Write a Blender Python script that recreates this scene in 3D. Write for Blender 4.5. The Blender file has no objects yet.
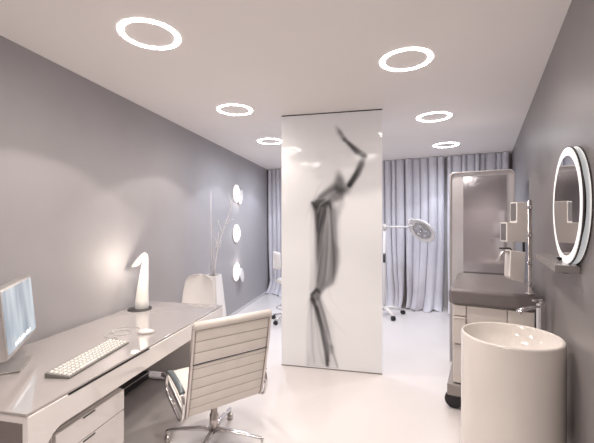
import bpy, bmesh, math, random
from mathutils import Vector, Matrix
random.seed(7)
COL = bpy.context.scene.collection
PI = math.pi
CAM_H, CEIL, F, HX, HY = 1.55, 2.70, 352.0, 297.0, 222.0

# ------------------------------------------------------------------ helpers
def P(px, py, Y):
    """world point seen at a photo pixel, at distance Y along the room"""
    return Vector(((px - HX) * Y / F, Y, CAM_H - (py - HY) * Y / F))

def link(o):
    COL.objects.link(o); return o

def mat(name, color=(.8, .8, .8), rough=.5, metal=0.0, emit=None, estr=0.0, coat=0.0,
        noise=0.0, nscale=6.0, bump=0.0, bscale=200.0, trans=0.0, ior=1.45, sheen=0.0):
    m = bpy.data.materials.new(name); m.use_nodes = True
    nt = m.node_tree; b = nt.nodes['Principled BSDF']
    b.inputs['Base Color'].default_value = (*color, 1)
    b.inputs['Roughness'].default_value = rough
    b.inputs['Metallic'].default_value = metal
    b.inputs['Coat Weight'].default_value = coat
    b.inputs['Coat Roughness'].default_value = .05
    b.inputs['Transmission Weight'].default_value = trans
    b.inputs['IOR'].default_value = ior
    b.inputs['Sheen Weight'].default_value = sheen
    if emit:
        b.inputs['Emission Color'].default_value = (*emit, 1)
        b.inputs['Emission Strength'].default_value = estr
    tc = nt.nodes.new('ShaderNodeTexCoord')
    if noise > 0:
        n = nt.nodes.new('ShaderNodeTexNoise'); n.inputs['Scale'].default_value = nscale
        n.inputs['Detail'].default_value = 4
        r = nt.nodes.new('ShaderNodeValToRGB')
        r.color_ramp.elements[0].position = .3; r.color_ramp.elements[1].position = .7
        r.color_ramp.elements[0].color = (*[max(0, c * (1 - noise)) for c in color], 1)
        r.color_ramp.elements[1].color = (*[min(1, c * (1 + noise)) for c in color], 1)
        nt.links.new(tc.outputs['Object'], n.inputs['Vector'])
        nt.links.new(n.outputs['Fac'], r.inputs['Fac'])
        nt.links.new(r.outputs['Color'], b.inputs['Base Color'])
    if bump > 0:
        n2 = nt.nodes.new('ShaderNodeTexNoise'); n2.inputs['Scale'].default_value = bscale
        bp = nt.nodes.new('ShaderNodeBump'); bp.inputs['Strength'].default_value = bump
        bp.inputs['Distance'].default_value = .002
        nt.links.new(tc.outputs['Object'], n2.inputs['Vector'])
        nt.links.new(n2.outputs['Fac'], bp.inputs['Height'])
        nt.links.new(bp.outputs['Normal'], b.inputs['Normal'])
    return m

def obj(name, bm, m, parent=None, smooth=False, bevel=0.0, seg=2, subsurf=0, solid=0.0, recalc=True):
    if recalc:
        bmesh.ops.recalc_face_normals(bm, faces=bm.faces[:])
    me = bpy.data.meshes.new(name); bm.to_mesh(me); bm.free()
    if m: me.materials.append(m)
    if smooth:
        for p in me.polygons: p.use_smooth = True
    o = link(bpy.data.objects.new(name, me))
    if parent: o.parent = parent
    if solid:
        md = o.modifiers.new('Solid', 'SOLIDIFY'); md.thickness = solid; md.offset = 0
    if subsurf:
        md = o.modifiers.new('Sub', 'SUBSURF'); md.levels = md.render_levels = subsurf
    if bevel:
        md = o.modifiers.new('Bevel', 'BEVEL'); md.width = bevel; md.segments = seg
        md.limit_method = 'ANGLE'; md.angle_limit = math.radians(40)
        for p in me.polygons: p.use_smooth = True
        md2 = o.modifiers.new('WN', 'WEIGHTED_NORMAL'); md2.keep_sharp = True
    return o

def tag(o, label, cat, group=None, kind=None):
    if label: o['label'] = label
    if cat: o['category'] = cat
    if group: o['group'] = group
    if kind: o['kind'] = kind
    return o

def thing(name, label, cat, loc=(0, 0, 0), rotz=0.0, group=None):
    o = link(bpy.data.objects.new(name, None))
    o.location = loc; o.rotation_euler = (0, 0, rotz); o.empty_display_size = .1
    return tag(o, label, cat, group)

def struct(name, bm, m, **k):
    o = obj(name, bm, m, **k); o['kind'] = 'structure'; return o

def box(bm, x0, x1, y0, y1, z0, z1):
    v = [bm.verts.new(p) for p in ((x0, y0, z0), (x1, y0, z0), (x1, y1, z0), (x0, y1, z0),
                                   (x0, y0, z1), (x1, y0, z1), (x1, y1, z1), (x0, y1, z1))]
    for f in ((0, 3, 2, 1), (4, 5, 6, 7), (0, 1, 5, 4), (1, 2, 6, 5), (2, 3, 7, 6), (3, 0, 4, 7)):
        bm.faces.new([v[i] for i in f])
    return v

def boxm(*a):
    bm = bmesh.new(); box(bm, *a); return bm

def prism(bm, poly, f0, f1):
    """poly: 2D points; f0, f1 map a 2D point to the two end faces' 3D points"""
    a = [bm.verts.new(f0(p)) for p in poly]; b = [bm.verts.new(f1(p)) for p in poly]
    n = len(poly)
    bm.faces.new(a[::-1]).normal_update(); bm.faces.new(b).normal_update()
    for i in range(n):
        bm.faces.new((a[i], a[(i + 1) % n], b[(i + 1) % n], b[i]))

def tube(bm, pts, r, n=8, closed=False, squash=None):
    pts = [Vector(p) for p in pts]; N = len(pts)
    rs = r if isinstance(r, (list, tuple)) else [r] * N
    rings = []; up = None
    for i, p in enumerate(pts):
        if closed: t = pts[(i + 1) % N] - pts[i - 1]
        else: t = pts[min(i + 1, N - 1)] - pts[max(i - 1, 0)]
        t.normalize()
        if up is None:
            up = Vector((0, 0, 1)) if abs(t.z) < .9 else Vector((1, 0, 0))
        up = (up - t * up.dot(t))
        if up.length < 1e-5: up = t.orthogonal()
        up.normalize(); s = t.cross(up)
        sq = squash or (1, 1)
        rings.append([bm.verts.new(p + (up * math.cos(a) * sq[0] + s * math.sin(a) * sq[1]) * rs[i])
                      for a in (2 * PI * k / n for k in range(n))])
    rng = range(N) if closed else range(N - 1)
    for i in rng:
        A, B = rings[i], rings[(i + 1) % N]
        for k in range(n):
            bm.faces.new((A[k], A[(k + 1) % n], B[(k + 1) % n], B[k]))
    if not closed:
        bm.faces.new(rings[0][::-1]); bm.faces.new(rings[-1])

def tubem(*a, **k):
    bm = bmesh.new(); tube(bm, *a, **k); return bm

def smoothpath(pts, k=6, closed=False):
    pts = [Vector(p) for p in pts]; N = len(pts); out = []
    for i in range(N if closed else N - 1):
        p0 = pts[(i - 1) % N] if (closed or i > 0) else pts[0]
        p1 = pts[i]; p2 = pts[(i + 1) % N]
        p3 = pts[(i + 2) % N] if (closed or i + 2 < N) else pts[-1]
        for j in range(k):
            t = j / k
            out.append(.5 * ((2 * p1) + (p2 - p0) * t + (2 * p0 - 5 * p1 + 4 * p2 - p3) * t * t
                             + (3 * p1 - p0 - 3 * p2 + p3) * t ** 3))
    if not closed: out.append(pts[-1])
    return out

def lathe(bm, prof, n=48, c=(0, 0), close=False, sx=1, sy=1):
    rings = []
    for (r, z) in prof:
        if r < 1e-6:
            rings.append([bm.verts.new((c[0], c[1], z))])
        else:
            rings.append([bm.verts.new((c[0] + sx * r * math.cos(2 * PI * k / n), c[1] + sy * r * math.sin(2 * PI * k / n), z)) for k in range(n)])
    idx = list(range(len(rings) - 1))
    pairs = [(rings[i], rings[i + 1]) for i in idx]
    if close: pairs.append((rings[-1], rings[0]))
    for A, B in pairs:
        if len(A) == 1 and len(B) == 1: continue
        for k in range(n):
            k2 = (k + 1) % n
            if len(A) == 1: bm.faces.new((A[0], B[k], B[k2]))
            elif len(B) == 1: bm.faces.new((A[k], A[k2], B[0]))
            else: bm.faces.new((A[k], A[k2], B[k2], B[k]))

def lathem(*a, **k):
    bm = bmesh.new(); lathe(bm, *a, **k); return bm

def copy_tree(root):
    r = root.copy(); link(r)
    for ch in root.children:
        c = ch.copy(); link(c); c.parent = r
        for g in ch.children:
            d = g.copy(); link(d); d.parent = c
    return r

# ------------------------------------------------------------------ materials
M = {}
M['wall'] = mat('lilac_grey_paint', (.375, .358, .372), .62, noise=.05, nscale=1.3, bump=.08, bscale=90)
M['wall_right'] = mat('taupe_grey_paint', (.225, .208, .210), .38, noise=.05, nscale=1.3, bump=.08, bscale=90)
M['wall_front'] = mat('grey_paint', (.60, .56, .56), .6, noise=.04, nscale=1.5)
M['ceiling'] = mat('ceiling_paint_fill_glow', (.74, .69, .67), .65, noise=.02, nscale=1.0, emit=(1, .93, .91), estr=.10)  # faint emission added as soft fill; the ceiling itself is no lamp
M['floor'] = mat('poured_resin', (.70, .665, .66), .24, noise=.02, nscale=1.5, bump=.02, bscale=8)
M['base'] = mat('baseboard_paint', (.62, .60, .62), .4)
M['curtain'] = mat('curtain_cloth', (.66, .645, .70), .8, noise=.03, nscale=30, bump=.2, bscale=400, sheen=.2)
M['desk'] = mat('white_lacquer', (.82, .785, .765), .08, coat=.8, noise=.01, nscale=2, ior=1.6)
M['desktop'] = mat('taupe_gloss_top', (.40, .37, .36), .06, coat=1.0, noise=.02, nscale=3, ior=1.8)
M['desk_end'] = mat('end_shade_and_soil', (.20, .17, .165), .25, noise=.03, nscale=3)  # dark tone holds the shade on the desk end; also planter soil
M['black_gap'] = mat('shadow_black', (.015, .014, .015), .5)
M['white'] = mat('white_plastic', (.78, .75, .74), .28, noise=.01, nscale=4)
M['white_gloss'] = mat('white_ceramic', (.71, .665, .63), .07, coat=.6, noise=.01, nscale=2)
M['leather'] = mat('cream_leather', (.75, .70, .655), .42, noise=.03, nscale=14, bump=.15, bscale=250)
_nt = M['leather'].node_tree; _b = _nt.nodes['Principled BSDF']
_at = _nt.nodes.new('ShaderNodeAttribute'); _at.attribute_name = 'groove_shade'; _mx = _nt.nodes.new('ShaderNodeMix'); _mx.data_type = 'RGBA'; _mx.blend_type = 'MULTIPLY'
_mx.inputs[0].default_value = 1.0
_src = _b.inputs['Base Color'].links[0].from_socket
_nt.links.new(_src, _mx.inputs[6]); _nt.links.new(_at.outputs['Color'], _mx.inputs[7]); _nt.links.new(_mx.outputs[2], _b.inputs['Base Color'])
M['leather_plain'] = mat('cream_leather_roll', (.75, .70, .655), .42, noise=.03, nscale=14)
M['chrome'] = mat('chrome', (.74, .73, .74), .12, metal=1, noise=.02, nscale=6)
M['chrome_soft'] = mat('satin_metal', (.66, .62, .60), .3, metal=1, noise=.02, nscale=6)
M['alu'] = mat('brushed_aluminium', (.55, .53, .52), .32, metal=.7, noise=.03, nscale=20)
M['arm_pad'] = mat('dark_arm_pad', (.10, .12, .13), .25, coat=.3, noise=.05, nscale=20)
M['black'] = mat('black_rubber', (.018, .017, .019), .45, noise=.1, nscale=20)
M['dark_grey'] = mat('dark_grey_metal', (.06, .057, .06), .35, metal=.3, noise=.05, nscale=10)
M['couch_pad'] = mat('taupe_vinyl', (.175, .155, .155), .33, noise=.05, nscale=8, bump=.1, bscale=150)
M['couch_body'] = mat('cream_cabinet', (.62, .575, .545), .25, noise=.02, nscale=3)
M['plinth'] = mat('grey_plinth', (.27, .245, .235), .35, noise=.03, nscale=5)
M['mirror'] = mat('mirror_glass', (.80, .79, .79), .015, metal=1)
M['cab_mirror'] = mat('smoked_mirror_glass', (.66, .65, .69), .10, metal=1)
M['frosted'] = mat('frosted_glass', (.62, .60, .62), .16, coat=.3, noise=.02, nscale=3)
M['cab_frame'] = mat('pale_gloss_frame', (.50, .475, .485), .15, coat=.4)
M['lit_ring'] = mat('lit_frosted_glass', (.9, .9, .9), .3, emit=(1, .99, 1), estr=.5)
M['ring_warm'] = mat('ring_diffuser_warm', (.9, .9, .9), .4, emit=(1, .94, .89), estr=34)
M['ring_cool'] = mat('ring_diffuser_cool', (.9, .9, .9), .4, emit=(.92, .95, 1), estr=34)
M['wall_glow'] = mat('lamp_diffuser', (.9, .9, .9), .4, emit=(1, .98, .97), estr=2.2)
M['lamp_body'] = mat('glowing_lamp_shell', (.66, .63, .60), .3, emit=(1, .94, .85), estr=.30)
M['shade'] = mat('shade_enamel', (.50, .48, .47), .3, noise=.02)
M['lamp_in'] = mat('lamp_led', (.9, .9, .9), .4, emit=(1, .93, .84), estr=6)
M['shelf'] = mat('shelf_steel', (.27, .255, .25), .2, metal=.3, noise=.03, nscale=10)
M['twig'] = mat('pale_twig', (.72, .68, .68), .6, noise=.08, nscale=40)
M['key'] = mat('keycap', (.80, .78, .74), .35)
M['kb'] = mat('keyboard_metal', (.20, .19, .18), .35, metal=.3)
M['cable'] = mat('clear_cable', (.62, .60, .58), .2)
M['dispenser'] = mat('grey_enamel', (.80, .76, .74), .28, noise=.03, nscale=6)
M['disp_front'] = mat('dispenser_front', (.16, .15, .155), .45, noise=.03, nscale=6)
M['glass'] = mat('clear_glass', (.95, .97, .97), .02, trans=1, ior=1.45)
M['lens'] = mat('surgical_lamp_lens', (.42, .42, .44), .12, coat=.6, noise=.35, nscale=18)
M['print'] = None

# screen: pale blue desktop picture with soft streaks
def screen_mat():
    m = bpy.data.materials.new('screen_picture'); m.use_nodes = True; nt = m.node_tree
    b = nt.nodes['Principled BSDF']; b.inputs['Roughness'].default_value = .15
    tc = nt.nodes.new('ShaderNodeTexCoord'); mp = nt.nodes.new('ShaderNodeMapping')
    mp.inputs['Rotation'].default_value = (0, .45, 0); mp.inputs['Scale'].default_value = (7, 1, 1.6)
    w = nt.nodes.new('ShaderNodeTexNoise'); w.inputs['Scale'].default_value = 1.2; w.inputs['Detail'].default_value = 1.5
    r = nt.nodes.new('ShaderNodeValToRGB')
    r.color_ramp.elements[0].position = .36; r.color_ramp.elements[0].color = (.30, .37, .45, 1)
    r.color_ramp.elements[1].position = .66; r.color_ramp.elements[1].color = (.66, .74, .80, 1)
    nt.links.new(tc.outputs['Object'], mp.inputs['Vector']); nt.links.new(mp.outputs['Vector'], w.inputs['Vector'])
    nt.links.new(w.outputs['Fac'], r.inputs['Fac'])
    b.inputs['Base Color'].default_value = (.05, .05, .06, 1)
    nt.links.new(r.outputs['Color'], b.inputs['Emission Color']); b.inputs['Emission Strength'].default_value = .95
    return m
M['screen'] = screen_mat()
M['icon'] = mat('icon_white', (.8, .8, .8), .3, emit=(1, 1, 1), estr=.9)

# ------------------------------------------------------------------ the room
def lw(Y): return -2.284 + .211 * Y            # left wall line
def rw(Y): return .454 + .532 * Y              # right wall line
LA, RA = math.atan(.211), math.atan(.532)
LD = Vector((math.sin(LA), math.cos(LA), 0)); LN = Vector((math.cos(LA), -math.sin(LA), 0))   # along / into the room
RD = Vector((math.sin(RA), math.cos(RA), 0)); RN = Vector((-math.cos(RA), math.sin(RA), 0))
YF = -2.6
# curtain line and the back wall .22 m behind it
CL = Vector((lw(7.78), 7.78, 0)); CR = Vector((rw(5.70), 5.70, 0))
cd = (CR - CL).normalized(); cn = Vector((cd.y, -cd.x, 0));  cn = cn if cn.y < 0 else -cn
def hit(a, d, m_, c_):     # intersection of a+td with X=c+mY
    t = (c_ + m_ * a.y - a.x) / (d.x - m_ * d.y); return a + d * t
bk = CL - cn * .24
BL = hit(bk, cd, .211, -2.284); BR = hit(bk, cd, .532, .454)
FL = Vector((lw(YF), YF, 0)); FR = Vector((rw(YF), YF, 0))
corners = [FL, FR, BR, BL]
def slab(z0, z1, grow=.15):
    bm = bmesh.new(); c = sum(corners, Vector()) / 4
    pts = [p + (p - c).normalized() * grow for p in corners]
    prism(bm, [(p.x, p.y) for p in pts], lambda p: (p[0], p[1], z0), lambda p: (p[0], p[1], z1)); return bm
def wallmesh(a, b, out, z0=0, z1=CEIL, th=.12):
    bm = bmesh.new(); prism(bm, [(a.x, a.y), (b.x, b.y), (b.x + out.x * th, b.y + out.y * th), (a.x + out.x * th, a.y + out.y * th)],
                            lambda p: (p[0], p[1], z0), lambda p: (p[0], p[1], z1)); return bm
struct('floor', slab(-.12, 0), M['floor'])
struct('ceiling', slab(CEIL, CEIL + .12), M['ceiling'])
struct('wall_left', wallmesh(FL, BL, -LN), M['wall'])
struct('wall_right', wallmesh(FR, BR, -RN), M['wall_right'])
struct('wall_back', wallmesh(BL, BR, -cn), M['wall_front'])
struct('wall_front', wallmesh(FL, FR, Vector((0, -1, 0))), M['wall_front'])
struct('baseboard_left', wallmesh(FL, hit(CL, cd, .211, -2.284), LN, 0, .05, .012), M['base'])
struct('baseboard_right', wallmesh(FR, CR, RN, 0, .05, .012), M['base'])

# ------------------------------------------------------------------ ceiling ring lights
def spot(loc, energy, color, ang=112, blend=.12, radius=.05, direction=(0, 0, -1)):
    l = bpy.data.lights.new('downlight', 'SPOT'); l.energy = energy; l.color = color
    l.spot_size = math.radians(ang); l.spot_blend = blend; l.shadow_soft_size = radius
    o = link(bpy.data.objects.new('downlight', l)); o.location = loc
    o.rotation_euler = Vector(direction).to_track_quat('-Z', 'Y').to_euler(); return o
def point(loc, energy, color, radius=.03):
    l = bpy.data.lights.new('bulb', 'POINT'); l.energy = energy; l.color = color; l.shadow_soft_size = radius
    o = link(bpy.data.objects.new('bulb', l)); o.location = loc; return o
WARM, COOL = (1, .90, .82), (.84, .90, 1)
rings = [
    (-.904, 2.165, 'warm', 'large glowing ring light recessed in the ceiling above the desk'),
    (-.637, 3.614, 'warm', 'glowing ceiling ring second from the desk in the left row'),
    (-.383, 5.02, 'cool', 'small far ceiling ring just left of the partition panel top'),
    (.774, 2.50, 'warm', 'largest ceiling ring of the right row, nearest the basin'),
    (1.50, 3.855, 'warm', 'glowing ceiling ring in the middle of the right row'),
    (2.225, 5.257, 'cool', 'far ceiling ring in front of the curtains above tall cabinet'),
    (.04, 1.10, 'warm', 'ceiling ring light over the front end of the right row'),
    (-1.17, .74, 'warm', 'ceiling ring light over the near end of the desk'),
    (-.10, 6.45, 'cool', 'ceiling ring hidden behind the partition panel near the curtain'),
    (-.70, -.40, 'warm', 'ceiling ring light at the near end of the room'),
    (-1.40, -1.70, 'warm', 'added unseen ceiling ring light nearest the front wall'),  # added out of view to brighten the front wall in the cabinet mirror
]
for (x, y, c, lab) in rings:
    bm = bmesh.new()
    lathe(bm, [(.150, CEIL - .0005), (.150, CEIL - .0025), (.179, CEIL - .0025), (.179, CEIL - .0005)], n=64, close=True)
    o = obj('ceiling_light', bm, M['ring_' + c], smooth=False); o.location = (x, y, 0)
    tag(o, lab, 'ceiling light', 'ring lights in the ceiling')
    spot((x, y, CEIL - .03), 34 if c == 'warm' else 34, WARM if c == 'warm' else COOL, 109, .06)
    spot((x, y, CEIL - .02), 46 if c == 'warm' else 95, WARM if c == 'warm' else COOL, 172, 1.0, .08)

# ------------------------------------------------------------------ partition panel with printed figure
import numpy as np
PR = Vector((.865, 3.57, 0)); pdv = Vector((-.9748, .2233, 0)); PW = 1.059
PL = PR + pdv * PW; pax = -pdv; pn = Vector((pax.y, -pax.x, 0)); pn = pn if pn.y < 0 else -pn
prot = math.atan2(pax.y, pax.x); PZ0, PZ1 = .012, 2.688
panel = thing('partition_panel', 'tall glossy white partition panel printed with a dark veiled figure raising one arm', 'partition', PL, prot)
bm = boxm(0, PW, 0, .03, PZ0, PZ1)
M['panel'] = mat('white_gloss_panel_glow', (.79, .785, .795), .07, coat=.25, emit=(.93, .95, 1), estr=.09)  # slight cool emission added to lift the panel's brightness
obj('sheet', bm, M['panel'], panel, bevel=.002)
obj('ceiling_channel', boxm(.0, PW, .004, .026, PZ1 + .0005, CEIL - .0005), M['dark_grey'], panel)
obj('floor_channel', boxm(.0, PW, .002, .028, .0005, PZ0 - .0005), M['plinth'], panel)

# design coordinates: a 100 x 258 drawing of the veiled figure
def dsg(x, y):
    u = (x - 282.) / 100.; top = 117 - 8 * u; bot = 365 + 10 * u
    return (x - 282., (y - top) / (bot - top) * 250.)
nx, ny = 150, 520
gx = np.linspace(16, 92, nx); gy = np.linspace(4, 249.0, ny)
GX, GY = np.meshgrid(gx, gy)
A = np.zeros_like(GX)
def stroke(pts, w, s, blur, cut=False):
    """soft tapering brush line; w and s per point"""
    global A
    q = [dsg(*p) for p in pts]; n = len(q)
    w = w if isinstance(w, (list, tuple)) else [w] * n
    s = s if isinstance(s, (list, tuple)) else [s] * n
    best = np.zeros_like(GX)
    for i in range(n - 1):
        (x0, y0), (x1, y1) = q[i], q[i + 1]
        dx, dy = x1 - x0, y1 - y0; L = dx * dx + dy * dy + 1e-9
        t = np.clip(((GX - x0) * dx + (GY - y0) * dy) / L, 0, 1)
        d = np.hypot(GX - (x0 + t * dx), GY - (y0 + t * dy))
        ww = w[i] + (w[i + 1] - w[i]) * t; ss = s[i] + (s[i + 1] - s[i]) * t
        e = np.clip((ww + blur - d) / (2 * blur), 0, 1); e = e * e * (3 - 2 * e)
        best = np.maximum(best, e * ss)
    A = A * (1 - best) if cut else 1 - (1 - A) * (1 - best)
def patch(poly, s, blur):
    global A
    q = [dsg(*p) for p in poly]; n = len(q)
    inside = np.zeros(GX.shape, bool); dist = np.full(GX.shape, 1e9)
    for i in range(n):
        x0, y0 = q[i]; x1, y1 = q[(i + 1) % n]
        c = ((y0 > GY) != (y1 > GY)) & (GX < (x1 - x0) * (GY - y0) / (y1 - y0 + 1e-9) + x0)
        inside ^= c
        dx, dy = x1 - x0, y1 - y0; t = np.clip(((GX - x0) * dx + (GY - y0) * dy) / (dx * dx + dy * dy + 1e-9), 0, 1)
        dist = np.minimum(dist, np.hypot(GX - x0 - t * dx, GY - y0 - t * dy))
    sd = np.where(inside, dist, -dist)
    e = np.clip((sd + blur) / (2 * blur), 0, 1); e = e * e * (3 - 2 * e)
    A = 1 - (1 - A) * (1 - e * s)
# raised arm: fading hand, forearm, elbow, upper arm
stroke([(337, 126), (341, 132)], [1.0, 2.0], [.10, .35], 2.6)
stroke([(339, 127), (343, 134), (346, 139)], [.6, 1.6, 2.0], [.15, .45, .42], 1.9)
stroke([(341, 136), (346, 140)], [.5, 1.0], [.15, .4], 1.4)
stroke([(346, 139), (351, 144), (358, 151), (365.5, 156)], [1.7, 1.9, 2.8, 2.6], [.45, .75, .72, .42], 1.3)
stroke([(349, 142), (357, 150)], [.7, .9], [.5, .4], .9)
stroke([(365, 155), (362, 164), (358, 174), (351, 185)], [2.0, 3.1, 3.2, 2.2], [.42, .56, .68, .76], 1.5)
stroke([(363, 162), (357, 174), (351, 185)], [1.0, 1.9, 2.1], [.3, .72, .85], 1.1)
stroke([(351, 184), (348, 190), (343, 192)], [2.5, 3.5, 3.0], [.6, .34, .2], 3.2)
# head, dropped back and veiled
stroke([(340, 174), (341, 181), (341, 188)], [2.6, 4.2, 5.0], [.22, .52, .55], 3.2)
stroke([(340, 171), (341, 177)], [1, 2], [.08, .2], 3.0)
stroke([(336, 186), (330, 190), (323, 197)], [2.5, 3, 3], [.35, .30, .35], 3)
# shoulder and shadowed torso
patch([(314, 203), (320, 196), (330, 189), (338, 186), (347, 190), (344, 198), (335, 204), (326, 206), (316, 209)], .42, 2.6)
patch([(313.5, 203), (318, 200), (327, 199), (331, 203), (326, 222), (321, 235), (318, 230), (316, 212)], .62, 1.8)
patch([(316, 206), (330, 202), (336, 206), (338, 225), (339, 250), (338, 272), (333, 286), (322, 292), (317, 290), (319, 270), (317, 240)], .40, 2.6)
patch([(316, 250), (321, 235), (326, 250), (323, 285), (315, 296), (313, 292)], .20, 3.5)
patch([(333, 205), (337, 206), (344, 198), (346, 205), (338, 222), (336, 215)], .22, 3.5)
patch([(334, 240), (341, 250), (342, 262), (337, 280), (333, 284)], .26, 3.0)
patch([(319, 214), (325, 206), (323, 232), (320, 246), (318, 232)], .45, 1.6)
stroke([(331, 201), (331, 206), (333, 209)], [1.5, 2.2, .8], [.45, .7, .4], 1.3)
stroke([(314, 203), (317, 207)], [1.2, 1.6], [.6, .5], 1.4)
for (pts, w, s, bl) in [
    ([(332, 207), (334, 235), (336, 262), (335, 285)], .7, [.45, .5, .45, .15], .9),
    ([(328, 212), (325, 232), (322, 258), (319, 282)], 1.1, [.55, .55, .5, .3], 1.2),
    ([(330, 225), (329, 250), (327, 275), (323, 288)], .9, [.2, .4, .4, .2], 1.5),
    ([(321, 216), (320, 240), (319, 262)], 1.0, [.5, .45, .15], 1.2),
    ([(314, 202), (309, 214), (306, 228)], .4, [.35, .15, .04], .6),
    ([(315, 200), (320, 188), (324, 182)], .4, [.32, .18, .04], .6),
    ([(314, 206), (312, 232), (313, 268), (312, 290)], .6, [.22, .12, .15, .2], 1.4),
    ([(333, 200), (324, 205), (317, 211)], .5, [.4, .45, .3], .7),
]: stroke(pts, w, s, bl)
for (pts, w, s, bl) in [           # pale ridges of the cloth
    ([(330, 206), (327, 225), (323, 250), (318, 278), (313, 296)], .55, [.7, .62, .5, .5, .2], .8),
    ([(331, 215), (331, 240), (330, 262), (328, 282)], .8, [.35, .45, .42, .3], 1.1),
    ([(329, 199), (322, 205), (319, 213)], .5, [.6, .55, .3], .8),
    ([(337, 191), (330, 196), (322, 200)], .5, [.5, .5, .3], .8),
    ([(334, 206), (336, 209)], .5, [.7, .5], .6),
    ([(324, 208), (321, 222), (320, 236)], .5, [.5, .4, .1], .7),
    ([(329, 281), (325, 288)], .5, [.6, .6], .6),
]: stroke(pts, w, s, bl, True)
patch([(312, 300), (322, 297), (334, 325), (338, 368), (308, 366), (310, 330)], .12, 3.5)
patch([(314, 206), (333, 204), (341, 212), (341, 250), (337, 284), (318, 290), (316, 250)], .16, 4.0)
patch([(330, 190), (338, 176), (344, 176), (349, 190), (344, 200), (334, 202)], .22, 3.5)
# knot at the knee and the cloth sweeping to the floor
patch([(312, 294), (319, 288), (323, 292), (321, 299), (316, 304), (312, 300)], .62, 1.3)
stroke([(313, 296), (318, 290.5), (321, 293)], [1.0, 1.3, .9], [.8, .85, .6], .9)
stroke([(325, 286), (328, 281)], .6, [.35, .4], .7)
patch([(319, 290), (328, 284), (330, 280), (326, 292), (322, 298)], .28, 1.6)
patch([(312, 300), (321, 298), (326, 312), (330, 330), (331, 348), (330, 360), (326, 350), (322, 330), (317, 315)], .40, 1.8)
for (pts, w, s, bl) in [
    ([(314, 299), (319, 312), (323, 330), (327, 350), (329, 366)], [1.8, 1.6, 1.5, 1.5, 1.6], [.8, .7, .6, .55, .85], 1.0),
    ([(319, 308), (322, 320), (327, 335), (330, 350), (330, 362)], [1.5, 1.2, .8, .8, 1.2], [.7, .6, .4, .4, .7], .9),
    ([(321, 300), (326, 316), (331, 335), (335, 355), (339, 368)], .6, [.4, .4, .45, .5, .55], .9),
    ([(330, 345), (333, 348), (333, 354)], [1, 2, 1.5], [.2, .42, .3], 1.6),
    ([(313, 300), (313, 320), (314, 345), (316, 364)], .5, [.65, .4, .22, .3], .8),
    ([(312, 300), (309, 325), (309, 350), (310, 366)], .5, [.35, .16, .12, .2], .8),
    ([(316, 304), (319, 330), (321, 350), (325, 365)], .5, [.3, .2, .2, .3], .8),
    ([(322, 298), (330, 314), (342, 330), (350, 337)], .5, [.25, .15, .06, .02], 1.2),
    ([(318, 302), (316, 330), (312, 362)], .4, [.3, .14, .1], 1.0),
    ([(312, 298), (306, 312)], .4, [.3, .05], .7),
    ([(329, 284), (333, 300), (345, 316)], .5, [.14, .08, .02], 1.2),
    ([(308, 366), (340, 370)], .4, [.25, .35], .6),
]: stroke(pts, w, s, bl)
for (pts, w, s, bl) in [
    ([(317, 298), (322, 312), (327, 330), (331, 350)], .4, [.5, .5, .4, .2], .6),
    ([(314.5, 306), (317, 325), (321, 345)], .4, [.4, .3, .1], .6),
]: stroke(pts, w, s, bl, True)
for _ in range(3):
    B = np.pad(A, 1, mode='edge'); A = (B[1:-1, :-2] + 2 * B[1:-1, 1:-1] + B[1:-1, 2:]) / 4
    B = np.pad(A, 1, mode='edge'); A = (B[:-2, 1:-1] + 2 * B[1:-1, 1:-1] + B[2:, 1:-1]) / 4
A = np.clip(A * .93, 0, 1)
verts, faces, vid = [], [], -np.ones(A.shape, int)
vals = []
keep = A > .012
kc = keep[:-1, :-1] | keep[1:, :-1] | keep[:-1, 1:] | keep[1:, 1:]
# keep only the cells linked into one sheet
def vtx(j, i):
    if vid[j, i] < 0:
        vid[j, i] = len(verts); u = gx[i] / 100.; v = gy[j] / 250.
        verts.append((u * PW, -.0016, PZ1 - v * (PZ1 - PZ0))); vals.append(A[j, i])
    return int(vid[j, i])
for j in range(ny - 1):
    for i in range(nx - 1):
        if kc[j, i]: faces.append((vtx(j, i), vtx(j + 1, i), vtx(j + 1, i + 1), vtx(j, i + 1)))
me = bpy.data.meshes.new('printed_figure'); me.from_pydata(verts, [], faces); me.update()
ca = me.color_attributes.new('ink', 'FLOAT_COLOR', 'POINT')
ca.data.foreach_set('color', np.array([(a, a, a, 1) for a in vals], dtype=np.float32).ravel())
mp = bpy.data.materials.new('dark_print_ink'); mp.use_nodes = True; nt = mp.node_tree
b = nt.nodes['Principled BSDF']; b.inputs['Base Color'].default_value = (.030, .025, .028, 1)
b.inputs['Roughness'].default_value = .12
tr = nt.nodes.new('ShaderNodeBsdfTransparent'); mx = nt.nodes.new('ShaderNodeMixShader')
at_ = nt.nodes.new('ShaderNodeAttribute'); at_.attribute_name = 'ink'
nt.links.new(at_.outputs['Fac'], mx.inputs['Fac']); nt.links.new(tr.outputs[0], mx.inputs[1])
nt.links.new(b.outputs[0], mx.inputs[2]); nt.links.new(mx.outputs[0], nt.nodes['Material Output'].inputs['Surface'])
me.materials.append(mp)
pf = link(bpy.data.objects.new('printed_figure', me)); pf.parent = panel
pf['label'] = 'dark printed silhouette of a veiled figure raising one arm'

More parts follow.
